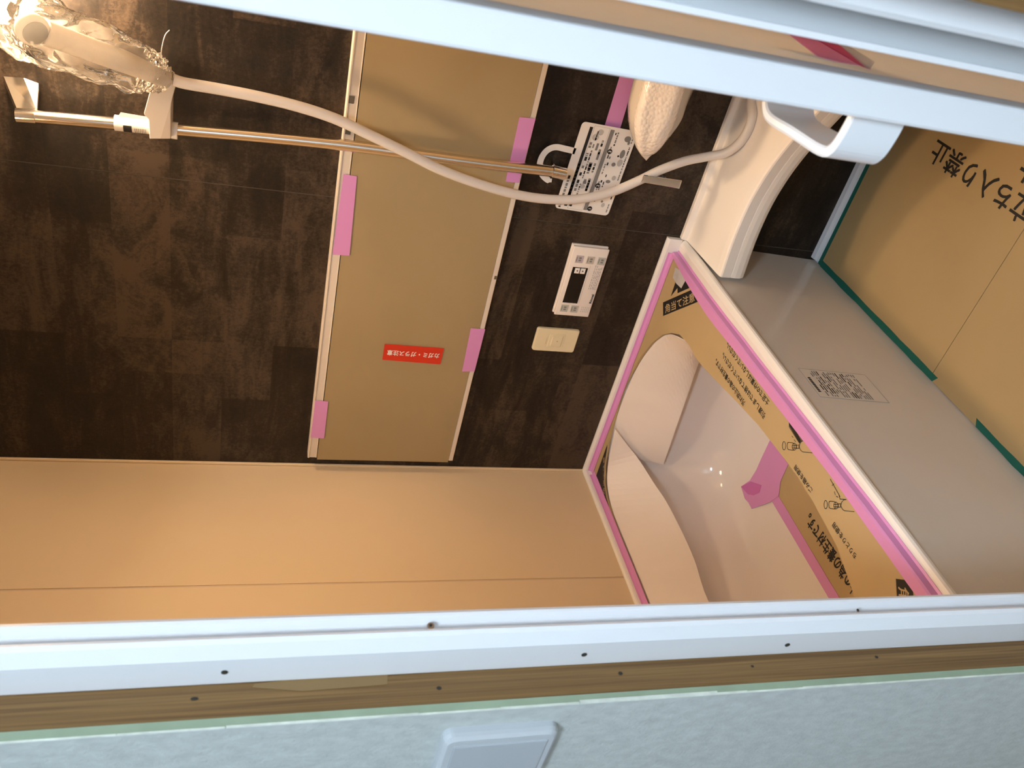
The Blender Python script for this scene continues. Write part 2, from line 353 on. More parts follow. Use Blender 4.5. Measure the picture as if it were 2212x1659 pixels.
box('door_stop', (1.5664, -1.2675, 0), (1.590, -1.252, 2.06), 'stop_grey', fr)
box('door_stop_lip', (1.5627, -1.2705, 0), (1.5668, -1.252, 2.06), 'frame_white', fr)
box('head', (.9275, -1.3035, 2.01), (1.611, -1.2680, 2.06), 'frame_white', fr)
box('sill', (.9275, -1.3035, -.0005), (1.611, -1.2680, .03), 'frame_white', fr)
for px, py in ((487, 1452), (1264, 1414), (1703, 1393)):
    p = Py(px, py, -1.3045); k = cyl('screw_hole', p + Vector((0, .0026, 0)), (-.1, -1, 0), .0042, .0012, 'hardwhite', fr, 16)
    cyl('bore', p + Vector((-.0006, .0008, .0008)), (-.1, -1, 0), .0030, .0010, 'dark_hole', fr, 14)
for px, py in ((930, 1352), (1852, 1319)):
    p = Px(px, py, .9845); s = thing('x', p) if 0 else cyl('screw', p + Vector((-.002, 0, 0)), (1, -.2, 0), .0036 if px < 1000 else .002, .003, 'chrome', fr, 14)
    cyl('screw_recess', p + Vector((.0008, 0, 0)), (1, -.2, 0), .0016, .0006, 'dark_hole', fr, 10)

dr = thing('door_1', (1.585, -1.25, .03), 'white folding bathroom door folded open against the hinge side', kind='structure')
Z0, Z1 = .035, 2.0
A0 = Vector((1.5185, -1.205, 0)); A1 = Vector((1.4975, -.915, 0)); dA = (A1 - A0).normalized(); nA = Vector((dA.y, -dA.x, 0))
def leafbox(nm, u0, u1, v0, v1, m, par, base=A0, d=dA, n=nA, z0=Z0, z1=Z1, bev=0.):
    return prism(nm, [base + d * u + n * v + Vector((0, 0, z0)) for u, v in ((u0, v0), (u1, v0), (u1, v1), (u0, v1))], (0, 0, z1 - z0), m, par, bev)
leafbox('stile', -.016, .020, -.0145, .0140, 'frame_white', dr, bev=.003)
pa = leafbox('door_panel', .020, .275, .0015, .0035, 'leaf_panel', dr)
leafbox('edge_band', .020, .062, .0036, .0044, 'leaf_edge', dr)
leafbox('stile', .275, .300, -.011, .0115, 'frame_white', dr)
leafbox('rail', .020, .275, -.012, .0125, 'frame_white', dr, z0=Z0, z1=Z0 + .05); leafbox('rail', .020, .275, -.012, .0125, 'frame_white', dr, z0=Z1 - .05)
B0 = Vector((1.513, -.912, 0)); B1 = Vector((1.578, -1.235, 0)); dB = (B1 - B0).normalized(); nB = Vector((dB.y, -dB.x, 0))
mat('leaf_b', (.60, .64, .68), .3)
LB = (B1 - B0).length
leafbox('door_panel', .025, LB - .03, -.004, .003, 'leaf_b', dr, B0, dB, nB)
leafbox('stile', -.004, .025, -.010, .010, 'frame_white', dr, B0, dB, nB); leafbox('stile', LB - .03, LB, -.008, .008, 'frame_white', dr, B0, dB, nB)
cyl('hinge', (1.506, -.905, Z0 + .1), (0, 0, 1), .006, Z1 - Z0 - .2, 'frame_white', dr, 12)
# grip handle on the bath side of the leading leaf: a rounded loop band
O_, I_ = [], []
def hp(u, v): return A0 + dA * u + nA * v
loop = cr([hp(.008, -.0155), hp(.010, -.030), hp(.016, -.047), hp(.030, -.0535), hp(.080, -.0535), hp(.120, -.0535), hp(.136, -.046), hp(.142, -.030), hp(.143, -.006)], 5)
zc0, zc1 = .952, 1.004
rings = []
for i, q in enumerate(loop):
    t = (loop[min(i + 1, len(loop) - 1)] - loop[max(i - 1, 0)]).normalized(); s = Vector((t.y, -t.x, 0)) * .0046
    rings.append([q - s + Vector((0, 0, zc0 + .003)), q + s + Vector((0, 0, zc0)), q + s + Vector((0, 0, zc1 - .001)), q + s * .5 + Vector((0, 0, zc1)), q - s * .5 + Vector((0, 0, zc1)), q - s + Vector((0, 0, zc1 - .001))])
loft('handle', rings, 'frame_white', dr, smooth=False)
# pink and white streaks laid as flat strips on the folded leaf
def onA(px, py, v=.0040):
    d = ray(px, py); q = A0 + nA * v; t = (q - CP).dot(nA) / d.dot(nA); return CP + d * t
tp = flat('tape', [onA(a, b_) for a, b_ in ((1683, 58), (1740, 72), (1862, 143), (1805, 133), (1765, 122))], nA, .0004, 'pink_sheer', dr)
flat('tape', [onA(a, b_, .0045) for a, b_ in ((1742, 73), (1800, 88), (1880, 150), (1862, 144))], nA, .0003, 'pink_sheer_dark', dr)
flat('tape', [onA(a, b_, .0049) for a, b_ in ((1806, 91), (1822, 92), (1890, 135), (1880, 149), (1868, 144))], nA, .0003, 'white_sheer', dr)

# ------------------------------------------------------------------ switch plate on the papered wall
sw = thing('switch_plate', (.86, YW, 1.19), 'white wall switch plate on the grey papered wall', 'switch')
pr = rrect(.7795, .9000, 1.131, 1.2515, .010)
loft('plate', [[Vector((.8398 + (x - .8398) * k, YW - y, 1.191 + (z - 1.191) * k)) for x, z in pr] for k, y in ((1, 0), (1.0, .006), (.985, .010), (.93, .0125), (.92, .0126))], 'plate_white', sw, smooth=False)
mat('plate_inner', (.43, .46, .49), .35)
box('cover_panel', (.789, YW - .0122, 1.1415), (.8865, YW - .0138, 1.2405), 'plate_inner', sw, .0012)

# ------------------------------------------------------------------ bathtub
tb = thing('bathtub', (.4, -.6, 0), 'glossy off-white bathtub sunk beside the cream wall', 'bathtub')
def tubring(x0, x1, y0, y1, r, z): return [Vector((x, y, z)) for x, y in rrect(x0, x1, y0, y1, r, 8)]
TF = .04
rings = [tubring(.0005, .802, -1.248, -.0005, .004, .405), tubring(.0005, .802, -1.248, -.0005, .004, ZR), tubring(.012, .775, -1.235, -.012, .01, ZR + .001), tubring(.016, .770, -1.230, -.016, .02, .424),
         tubring(.022, .735, -1.215, -.022, .04, .4255), tubring(.026, .730, -1.208, -.026, .06, .418), tubring(.029, .724, -1.20, -.030, .09, .38),
         tubring(.040, .700, -1.16, -.040, .12, .25), tubring(.052, .682, -1.12, -.054, .13, .14), tubring(.064, .668, -1.09, -.068, .13, .095), tubring(.085, .650, -1.06, -.090, .13, .062), tubring(.122, .612, -1.02, -.128, .12, TF + .006), tubring(.19, .55, -.95, -.20, .10, TF)]
loft('basin', rings, 'tub', tb, cap0=False, cap1=True)
prism('upstand', [(0.0005, y, z) for y, z in ((-.0005, .40), (-.0005, ZU), (-.006, ZU + .0008), (-.0115, ZU - .002), (-.013, ZU - .006), (-.014, ZR))], (.8125, 0, 0), 'white_plastic', tb)
prism('upstand', [(x, -.0145, z) for x, z in ((.0005, .40), (.0005, ZU), (.006, ZU + .0008), (.0115, ZU - .002), (.013, ZU - .006), (.014, ZR))], (0, -1.233, 0), 'white_plastic', tb)
prism('rim_edge', [(x, -.0145, z) for x, z in ((.790, .404), (.790, ZR - .0002), (.800, ZR + .0004), (.807, ZR), (.8125, ZR - .0025), (.8148, ZR - .007), (.8140, ZR - .013), (.810, .400))], (0, -1.233, 0), 'white_plastic', tb)
ap = thing('bathtub_apron', (.79, -.6, 0), 'smooth beige-grey bathtub apron panel with a printed notice', 'panel')
prism('panel', [(x, -.0005, z) for x, z in ((.806, .402), (.7985, .20), (.792, 0.), (.776, 0), (.780, .40))], (0, -1.248, 0), 'apron', ap)
lab = thing('_', (0, 0, 0)); bpy.data.objects.remove(lab)
apx = lambda z: .792 + (.806 - .792) * z / .402
LO = Vector((apx(.358) + .0003, -.6395, .358)); LU = Vector((0, .0965, 0)); LV = Vector((apx(.186) - apx(.358), 0, -.172)); LN = Vector((1, 0, .035)).normalized()
mat('label_clear', (.72, .66, .585), .25)
lb = flat('label', [LO, LO + LU, LO + LU + LV, LO + LV], LN, .0003, 'label_clear', ap)
rg = random.Random(11); Rk = []; Rg = []
Rk += [(.18 + i * .058, .225 + i * .058, .035, .075) for i in range(9)]
for v in [.13 + .034 * i for i in range(20)]:
    u = .06
    while u < .90:
        l = rg.uniform(.05, .30)
        if rg.random() < .78: (Rk if rg.random() < .22 else Rg).append((u, min(.94, u + l), v, v + .017))
        u += l + rg.uniform(.02, .08)
quads('print', Rk, LO, LU, LV, LN, 'black_print', lb, .0007); quads('print', Rg, LO, LU, LV, LN, 'grey_print', lb, .0007)
quads('border', [(0, 1, 0, .004), (0, 1, .996, 1), (0, .008, 0, 1), (.992, 1, 0, 1)], LO, LU, LV, LN, 'grey_print', lb, .0007)

# cardboard cover lying on the rim, cut open over the basin
cc = thing('cardboard_cover', (.7, -.6, ZR), 'printed brown cardboard cover taped on the bathtub rim, cut open in the middle', 'cardboard')
hole = [(.646, -.30), (.650, -.245), (.642, -.19), (.620, -.150), (.590, -.115), (.540, -.080), (.475, -.052), (.405, -.034), (.338, -.026), (.27, -.030), (.205, -.042), (.145, -.056), (.095, -.076), (.055, -.110), (.036, -.15), (.027, -.22), (.024, -.28), (.022, -.5), (.024, -.8), (.03, -.95), (.06, -1.1), (.16, -1.15), (.3, -1.165), (.55, -1.13), (.625, -1.07), (.662, -1.01), (.690, -.93), (.702, -.83), (.705, -.77), (.702, -.71), (.694, -.60), (.680, -.51), (.666, -.43), (.652, -.35)]
outer = [(.0145, -.0145), (.774, -.0145), (.7735, -.25), (.783, -.60), (.794, -1.0), (.796, -1.235), (.0145, -1.235)]
sheet_hole('sheet', outer, hole, ZC - .0055, ZC, 'cardboard', cc)
UX = (-1, 0, 0); RY = (0, 1, 0)
text('lettering', '土足での作業はしないでください。', (.7555, -.598, ZC), RY, UX, .0150, 'black_print', cc, bold=.014, fit=.212)
text('lettering', '引渡しまでは捨てないでください。', (.7275, -.606, ZC), RY, UX, .0150, 'black_print', cc, bold=.014, fit=.219)
text('lettering', '汚れ防止の為の養生材です。', (.7000, -.530, ZC), RY, UX, .0150, 'black_print', cc, bold=.014, fit=.158)
text('lettering', 'ごみ箱を使用', (.7185, -.815, ZC), RY, UX, .0120, 'black_print', cc, bold=.014, fit=.068)
text('lettering', 'ちりとりを使用', (.7175, -.976, ZC), RY, UX, .0120, 'black_print', cc, bold=.014, fit=.079)
def circ(cx, cy, a, b_, n=18): return [(cx + a * math.cos(q * 2 * math.pi / n), cy + b_ * math.sin(q * 2 * math.pi / n)) for q in range(n + 1)]
def figure(px, py):
    # pictogram of a worker: head, torso, waist and spreading legs drawn in outline
    f = lambda pts: [tuple(Pz(px + a, py + b_, ZC)[:2]) for a, b_ in pts]
    E = lambda cx, cy, a, b_, n=16: f([(cx + a * math.cos(q * 2 * math.pi / n), cy + b_ * math.sin(q * 2 * math.pi / n)) for q in range(n + 1)])
    L_ = [E(0, 0, 3.6, 9), f([(7.5, -6), (10, -7.5), (19, -6.5), (22, -3), (22.5, 5), (20, 9.5), (10, 8.5), (7.5, 6), (6.5, 0), (7.5, -6)]), E(22, 2, 4.5, 7.5), f([(18, 0), (32, -1.5)]), f([(18, 4.5), (32, 5.5)]), f([(27, -3), (27.5, 7)]), f([(32, -3), (32.5, 6.5)]), f([(45, -11), (39, -10), (34.5, -5), (33, 3), (36, 9.5), (40, 13), (62, 15.5)])]
    return L_
stroke('pictogram', figure(1694, 963), ZC + .0006, .0012, 'black_print', cc)
stroke('pictogram', figure(1784, 1090), ZC + .0006, .0012, 'black_print', cc)
def zp(P_): return [tuple(Pz(a, b_, ZC)[:2]) for a, b_ in P_]
stroke('pictogram', [zp(((1705, 913), (1711, 912), (1733, 951), (1727, 957), (1705, 922), (1705, 913))), zp(((1712, 916), (1736, 952))), zp(((1711, 942), (1714, 945))), zp(((1716, 950), (1719, 954)))], ZC + .0006, .0012, 'black_print', cc)
flat('pictogram', [Vector((x, y, ZC + .0003)) for x, y in zp(((1706, 913), (1711, 914), (1731, 951), (1727, 956), (1706, 921)))], (0, 0, 1), .0004, 'black_print', cc)
stroke('pictogram', [zp(((1794, 1035), (1815, 1073))), zp(((1798, 1049), (1802, 1045))), zp(((1813, 1070), (1815, 1078), (1828, 1079))), zp(((1803, 1062), (1805, 1069))), zp(((1807, 1072), (1811, 1074)))], ZC + .0006, .0013, 'black_print', cc)
def hazard(c0, rd, up, par, hl=.09):
    c0 = Vector((*c0, ZC)); rd = Vector((*rd, 0)).normalized(); up = Vector((*up, 0)).normalized()
    flat('print_band', [c0 + rd * a + up * b_ + Vector((0, 0, .0002)) for a, b_ in ((-hl, -.017), (.086 if hl > .08 else .09, -.017), (.078 if hl > .08 else .09, .019), (-hl, .019))], (0, 0, 1), .0002, 'black_print', par)
    text('lettering', '角当て注意', c0 + rd * (.012 - hl) + up * -.0105 + Vector((0, 0, -.00005)), rd, up, .0245, 'cardboard', par, bold=.01, fit=.150 if hl > .08 else .135)
    pts = [(-.052, .028), (.052, .028), (.075, .055), (.045, .050), (.0, .088), (-.045, .050), (-.075, .055)]
    if hl > .08: flat('print_arrow', [c0 + rd * a + up * b_ + Vector((0, 0, .0002)) for a, b_ in ((-.047, .026), (-.012, .040), (-.012, .026), (.046, .026), (.030, .062), (.004, .085), (-.012, .070), (-.018, .062))], (0, 0, 1), .0003, 'black_print', par)
hazard((.7035, -.137), (.70, -.715), (.715, .70), cc)
hazard((.727, -1.117), (-.707, -.707), (.707, -.707), cc, .062)
mat('tape_clear', (.50, .48, .47), .5, var=.15, vscale=40)
flat('tape_patch', [Vector((*Pz(a, b_, ZC)[:2], ZC + .0003)) for a, b_ in ((1459, 578), (1480, 590), (1481, 606), (1472, 623), (1461, 612), (1454, 600))], (0, 0, 1), .0004, 'tape_clear', cc)
flat('print_corner', [Vector((x, y, ZC + .0002)) for x, y in ((.020, -.055), (.150, -.050), (.145, -.056), (.095, -.076), (.055, -.110), (.036, -.15), (.031, -.185), (.0195, -.185))], (0, 0, 1), .0003, 'black_print', cc)
text('lettering', '角当て注意', (.036, -.140, ZC + .0005), (.72, .69, 0), (-.69, .72, 0), .016, 'cardboard', cc, fit=.11)

# white protective sheets hanging inside the basin
top = cr([(.650, -.235, ZC - .007), (.592, -.118, ZC - .007), (.475, -.053, ZC - .007), (.338, -.031, ZC - .007), (.200, -.036, ZC - .007), (.105, -.052, ZC - .007)], 6)
bk = [Py(1511, 776, -.098), Py(1495, 823, -.090), Py(1474, 885, -.086), Py(1454, 942, -.083), Py(1433, 1003, -.080), Py(1380, 993, -.060)]
bot = []
for a_, b_ in zip(bk[:-1], bk[1:]): bot += [a_.lerp(b_, k / 6) for k in range(6)]
bot.append(bk[-1])
def hang(name, top, bot, nrm, label, bulge):
    n = len(top); V = []; F = []; K = 6; nrm = Vector(nrm)
    for i in range(n):
        for k in range(K + 1):
            t = k / K; V.append(top[i].lerp(bot[i], t) + nrm * bulge * math.sin(math.pi * t) * (1 + .3 * math.sin(i * .9)))
    for i in range(n - 1):
        for k in range(K): F.append((i * (K + 1) + k, (i + 1) * (K + 1) + k, (i + 1) * (K + 1) + k + 1, i * (K + 1) + k + 1))
    o = mesh(name, V, F, 'foam_sheet', None, False); md = o.modifiers.new('s', 'SOLIDIFY'); md.thickness = .0022; md.offset = 0
    return tag(o, label, 'sheet', 'white sheets inside the bathtub')
hang('protective_sheet', top, bot, (0, -1, 0), 'white protective sheet hanging inside the bathtub below the dark wall', .0)
top = cr([(.215, -.049, ZC - .0068), (.150, -.066, ZC - .0068), (.098, -.086, ZC - .0068), (.058, -.120, ZC - .0068), (.031, -.19, ZC - .0068), (.027, -.30, ZC - .0068), (.026, -.45, ZC - .0068), (.026, -.62, ZC - .0068), (.03, -.80, ZC - .0068), (.04, -.97, ZC - .0068)], 4)
bot = cr([Py(1328, 925, -.056), Px(1352, 957, .170), Px(1380, 993, .128), Px(1412, 1043, .112), Px(1440, 1085, .102), Px(1470, 1143, .092), Px(1500, 1210, .085), Px(1533, 1305, .080), Vector((.085, -.78, .27)), Vector((.10, -.93, .28))], 4)
hang('protective_sheet', top, bot, (1, 0, 0), 'white protective sheet hanging inside the bathtub below the cream wall', .0)

# cardboard laid on the basin floor
ZF = TF + .006
fc = thing('cardboard_sheet', (.4, -.6, TF), 'printed brown cardboard sheet lying on the bathtub floor', 'cardboard')
e0 = Pz(1668, 1052, ZF); e1 = Pz(1822, 1325, ZF)
flat('sheet', [Pz(1700, 985, ZF), e0 + Vector((.012, 0, 0)), e0 + Vector((-.002, -.02, 0)), e1, e1 + (e1 - e0) * .25, Vector((.53, e1.y - .10, ZF)), Vector((.53, e0.y + .02, ZF))], (0, 0, -1), .005, 'cardboard', fc)
for i, ch in enumerate('傷、汚れ防止の為の養生材です。'):
    text('letter', ch, (.3095, -.858 + i * .0264, ZF), RY, UX, .040, 'black_print', fc, squeeze=.66, bold=.022)

# pink tapes on the tub
def tape(A, B, nrm, label, wr=0., seed=0, th=.0005, name='masking_tape', m='pink_tape', grp='pink masking tapes', cat='tape'):
    return tag(ribbon(name, A, B, nrm, th, m, None, wr, seed), label, cat, grp)
def pw(t, K):
    for (a, p_), (b_, q_) in zip(K[:-1], K[1:]):
        if t <= b_: return p_ + (q_ - p_) * (t - a) / (b_ - a)
    return K[-1][1]
n = 24
zt = ZC + .0010
V = []; F = []; rg = random.Random(2)
for i in range(n + 1):                                   # long front strip folded over the cover's edge down to the flange
    t = i / n; y = -.0150 - 1.215 * t
    xi = pw(-y, ((0, .7715), (.04, .769), (.112, .759), (.19, .754), (.28, .750), (.4, .758), (.6, .763), (.75, .770), (.85, .774), (1.25, .773))) + rg.uniform(-.0006, .0006)
    xo = pw(-y, ((0, .7785), (.25, .776), (1.0, .7965), (1.3, .7985))) + rg.uniform(-.0006, .0006)
    V += [(xi, y, zt), (xi, y, zt + .0005), (xo - .003, y, zt + .0007 + rg.uniform(0, .0006)), (xo, y, zt - .002), (xo + .0012, y, ZR + .003), (xo + .006, y, ZR + .0014), (xo + .006, y, ZR + .0008), (xo, y, ZR + .001), (xo - .0006, y, zt - .002)]
for i in range(n):
    for k in range(9): F.append((9 * i + k, 9 * i + (k + 1) % 9, 9 * i + 9 + (k + 1) % 9, 9 * i + 9 + k))
F += [tuple(range(9)), tuple(9 * n + k for k in range(8, -1, -1))]
tag(mesh('masking_tape', V, F, 'pink_tape'), 'long pink masking tape along the bathtub rim above the apron', 'tape', 'pink masking tapes')
def corner_tape(axis, label, L0, L1, n=20):
    V = []; F = []; rg = random.Random(len(label))
    prof = [(.0134, ZU - .012), (.0142, ZU - .012), (.0150, ZR + .022), (.0185, zt + .0006), (.0310, zt + .0006), (.0310, zt), (.0180, zt), (.0140, ZR + .020)]
    for i in range(n + 1):
        s = L0 + (L1 - L0) * i / n
        for a, z in prof:
            a2 = a + (rg.uniform(-.001, .001) if a > .02 else 0); V.append((s, -a2, z) if axis == 'x' else (a2, -s, z))
    for i in range(n):
        for k in range(8): F.append((8 * i + k, 8 * i + (k + 1) % 8, 8 * i + 8 + (k + 1) % 8, 8 * i + 8 + k))
    F += [tuple(range(8)), tuple(8 * n + k for k in range(7, -1, -1))]
    return tag(mesh('masking_tape', V, F, 'pink_tape'), label, 'tape', 'pink masking tapes')
corner_tape('x', 'pink masking tape along the bathtub rim below the dark wall', .0145, .775)
corner_tape('y', 'pink masking tape along the bathtub rim below the cream wall', .034, 1.23)
zq = ZF + .0004
tape(lerp(Pz(1660, 1070, zq), Pz(1810, 1325, zq), 12), lerp(Pz(1681, 1070, zq), Pz(1834, 1325, zq), 12), (0, 0, 1), 'pink masking tape along the edge of the cardboard on the bathtub floor', .001, 4)
tag(flat('masking_tape', [Pz(a, b_, zq + .0009) for a, b_ in ((1664, 950), (1703, 1003), (1686, 1040), (1682, 1072), (1660, 1086), (1624, 1099), (1617, 1086), (1609, 1077), (1601, 1051), (1620, 1038), (1634, 1015), (1645, 990))], (0, 0, 1), .0006, 'pink_tape'), 'crumpled pink tape corner with torn end on the bathtub floor', 'tape', 'pink masking tapes')
mat('pink_dark', (.58, .15, .46), .4)
tag(flat('masking_tape', [Pz(a, b_, zq + .0018) for a, b_ in ((1601, 1051), (1622, 1040), (1645, 1048), (1640, 1064), (1628, 1070), (1616, 1068))], (0, 0, 1), .0005, 'pink_dark'), 'doubled darker pink tape end on the bathtub floor', 'tape', 'pink masking tapes')

# ------------------------------------------------------------------ counter on the dark wall
ct = thing('counter_shelf', (1.2, 0, .31), 'cream counter shelf with a curved front edge below the shower', 'shelf')
st_ = cr([Vector((x, y, 0)) for x, y in ((.8155, -.1955), (.906, -.185), (.99, -.186), (1.063, -.200), (1.128, -.2225), (1.195, -.255), (1.30, -.312), (1.42, -.365), (1.52, -.39), (XR - .001, -.40))], 5)
def csec(prof): return [[Vector((p.x, y if not isinstance(y, tuple) else p.y + y[0], z)) for y, z in prof] for p in st_]
T = lambda d: (d,)
loft('top', csec([(-.0003, .363), (-.0003, .4195), (-.011, .4200), (-.0145, .4180), (-.0185, .4080), (-.023, .4065), (T(.020), .3935), (T(.006), .3915), (T(.0015), .3895), (T(0), .386), (T(.0015), .3632)]), 'counter', ct, smooth=False)
loft('skirt', csec([(-.0003, .318), (-.0003, .3625), (T(.0035), .3625), (T(.0012), .3605), (T(.0008), .350), (T(.0025), .336), (T(.007), .326), (T(.014), .320), (T(.026), .3175)]), 'counter', ct, smooth=False)

# ------------------------------------------------------------------ floor protection
f1 = thing('floor_cardboard', (1.2, -.28, 0), 'brown cardboard sheet with black lettering on the floor below the counter', 'cardboard', 'floor cardboards')
box('sheet', (.7945, -.0225, 0), (1.62, -.5335, .004), 'cardboard_floor', f1)
for i, ch in enumerate('立ち入り禁止'):
    text('letter', ch, (1.2155, -.5285 + i * .0545, .004), RY, UX, .056, 'black_print', f1, squeeze=.965, bold=.014)
text('letter', '止', (1.2830, -.497, .004), RY, UX, .056, 'black_print', f1, bold=.022, fit=.05)
f2 = thing('floor_cardboard', (1.2, -.85, 0), 'plain brown cardboard sheet on the floor next to the door sill', 'cardboard', 'floor cardboards')
box('sheet', (.7945, -.5350, 0), (1.62, -1.245, .004), 'cardboard_floor', f2)
gz = .0043
tape(lerp((.7945, -.0215, gz), (1.62, -.0215, gz), 10), lerp((.7945, -.0345, gz), (1.62, -.0345, gz), 10), (0, 0, 1), 'dark green tape on the floor cardboard along the dark wall kerb', th=.0006, m='green_tape', grp='green floor tapes')
tape(lerp((.7935, -.0345, gz), (.7935, -.545, gz), 14, .0012, 3), lerp((.8105, -.0345, gz), (.8095, -.552, gz), 14, .001, 4), (0, 0, 1), 'dark green tape on the lettered cardboard along the apron foot', th=.0006, m='green_tape', grp='green floor tapes')
tape(lerp((.7935, -.700, gz), (.7935, -1.24, gz), 14, .0012, 5), lerp((.8085, -.690, gz), (.8085, -1.24, gz), 14, .001, 6), (0, 0, 1), 'dark green tape on the plain cardboard along the apron foot', th=.0006, m='green_tape', grp='green floor tapes')

# ------------------------------------------------------------------ mirror with its cardboard cover
MY = -.021
mr = thing('mirror', (.82, 0, .88), 'wide wall mirror with slim pale holder rails, covered by cardboard', 'mirror')
MXR = 1.585
box('glass', (.052, -.0005, .880), (MXR, -.012, 1.284), 'chrome', mr)
mat('rail_pale', (.72, .63, .52), .4)
def mrail(z0, z1, flip):
    zz = (z0, z1) if not flip else (z1, z0); s = 1 if z1 > z0 else -1
    pr = [(-.0005, z0), (-.020, z0), (-.0245, z0 + .0012), (-.0245, z0 + .0022), (-.0232, z0 + .003), (-.0232, z1 - .0055), (-.0262, z1 - .004), (-.0262, z1 - .0014), (-.0235, z1), (-.0005, z1)]
    return prism('holder_rail', [(.0505, y, z) for y, z in pr], (MXR - .048, 0, 0), 'rail_pale', mr)
rt = mrail(1.2615, 1.2865, 0)
prism('holder_rail', [(.0505, y, z) for y, z in [(-.0005, .8775), (-.0225, .8775), (-.0245, .879), (-.0245, .8897), (-.0225, .8912), (-.0005, .8912)]], (MXR - .048, 0, 0), 'rail_pale', mr)
mat('clip_dark', (.12, .10, .07), .5)
for px, py in ((757, 215), (750, 282)):
    p = Py(px, py, -.0245); box('clip', (p.x - .008, -.0240, p.z - .0075), (p.x + .008, -.0252, p.z + .006), 'clip_dark', rt, .0008)
p = Py(1071, 600, -.025); box('clip', (p.x - .005, -.0240, .879), (p.x + .005, -.0252, .885), 'clip_dark', rt, .0006)
mc = thing('mirror_cover', (.82, MY, .88), 'plain brown cardboard board covering the wall mirror, with a red sticker', 'cardboard')
b = bmesh.new(); nx, nz = 40, 12; g = []
for j in range(nz + 1):
    for i in range(nx + 1):
        x = .0445 + (MXR - .0445) * i / nx; z = .8915 + (1.2605 - .8915) * j / nz
        dy = .0012 * mnoise.noise(Vector((x * 6, z * 7, 0))) ; g.append(b.verts.new((x, -.0250 + (dy if 0 < i < nx and 0 < j < nz else 0), z)))
for j in range(nz):
    for i in range(nx): b.faces.new((g[j * (nx + 1) + i], g[j * (nx + 1) + i + 1], g[(j + 1) * (nx + 1) + i + 1], g[(j + 1) * (nx + 1) + i]))
ex = bmesh.ops.extrude_face_region(b, geom=b.faces[:])
for v in [q for q in ex['geom'] if isinstance(q, bmesh.types.BMVert)]: v.co.y = -.0205
bmesh.ops.recalc_face_normals(b, faces=b.faces); me = bpy.data.meshes.new('board'); b.to_mesh(me); b.free(); link('board', me, 'cardboard_mirror', mc, False)
SY = -.0268
q = [Py(a, b_, SY) for a, b_ in ((831, 743), (959, 752), (951, 787), (826, 777))]
stk = flat('sticker', q, (0, -1, 0), .0004, 'red', mc)
su = (q[1] - q[0]).normalized(); sv = (q[0] - q[3]).normalized()
# the sticker's words run up the board: reading direction and top of the letters
text('lettering', 'カガミ・ガラス注意', q[1] + (q[0] - q[1]) * .055 + (q[2] - q[1]) * .36 + Vector((0, -.0006, 0)), q[0] - q[1], q[3] - q[0], .0168, 'card_white', stk, bold=.02, fit=(q[0] - q[1]).length * .88)
def wtape(P_, y, label, seed, y2=None):
    q = [Py(a, b_, y) for a, b_ in P_]; return tape(lerp(q[0], q[1], 6), lerp(q[3], q[2], 6), (0, -1, 0), label, .0007, seed)
wtape(((742, 376), (718, 550), (755, 552), (771, 381)), -.0269, 'pink masking tape holding the mirror cardboard to its upper rail, the longer piece', 1)
wtape(((681, 865), (671, 945), (700, 947), (709, 867)), -.0269, 'pink masking tape holding the mirror cardboard to its upper rail, the shorter piece', 2)
wtape(((1048, 711), (1025, 802), (998, 802), (1017, 709)), -.0267, 'pink masking tape on the lower mirror rail near the red sticker', 3)
wtape(((1157, 256), (1121, 395), (1092, 392), (1122, 253)), -.0267, 'pink masking tape on the lower mirror rail behind the shower rail', 4)

# ------------------------------------------------------------------ shower rail
RY_ = -.062
sr = thing('shower_rail', (.96, 0, .78), 'chrome shower slide rail with wall brackets', 'rail')
RP = [Py(a, b_, RY_) for a, b_ in ((76, 252), (230, 265), (385, 280), (560, 295), (740, 313), (900, 334), (1050, 354), (1192, 370))]
tube('pole', RP, .0122, 'brushed', sr, 18)
tp0 = Py(36, 249, RY_); dp = (RP[0] - tp0)
tube('end_cap', [tp0, RP[0] + dp * .04], .0138, 'chrome', sr, 18, smooth=True, curve=False)
bot0 = Py(1220, 376, RY_)
tube('end_cap', [RP[-1], bot0], .0142, 'chrome', sr, 18, smooth=True, curve=False)
prism('bracket', [Py(8, 165, -.0006), Py(52, 168, -.0006), Py(77, 237, RY_ + .006), Py(37, 236, RY_ + .006)], (-.015, 0, 0), 'chrome', sr)
prism('bracket_lit_side', [Py(51, 168, -.0008), Py(83, 180, -.0008), Py(79, 236, RY_ + .006)], (-.012, 0, 0), 'white_plastic', sr)  # white wedge: the lit side of the chrome bracket, put into the colour
box('bracket', (bot0.x - .010, -.0004, bot0.z + .003), (bot0.x + .012, RY_ + .004, bot0.z + .024), 'chrome', sr, .0015)
# label wrapped round the rail
l0 = Py(248, 265, RY_); l1 = Py(325, 273, RY_)
lw = tube('label', [l0, l1], .0150, 'card_white', sr, 18, smooth=True, curve=False)
def wrapbar(s0, s1, a0, a1, m):
    V = []; F = []; ax = (l1 - l0); N_ = 6
    for i in range(N_ + 1):
        a = math.radians(a0 + (a1 - a0) * i / N_)
        for s in (s0, s1): V.append(l0 + ax * s + Vector((math.cos(a), -math.sin(a), 0)) * .0153)
    for i in range(N_): F.append((2 * i, 2 * i + 1, 2 * i + 3, 2 * i + 2))
    return mesh('print', V, F, m, lw)
wrapbar(.26, .50, 80, 165, 'black_print')
for k in range(7): wrapbar(.58 + k * .05, .60 + k * .05, 95, 165 if k % 2 else 145, 'grey_print')
prism('paper_flap', [l0 + Vector((.010, -.004, -.004)), l0 + Vector((.024, -.004, -.012)), l1 + Vector((.020, -.004, 0)), l1 + Vector((.010, -.004, 0))], (0, -.0005, 0), 'card_white', lw)
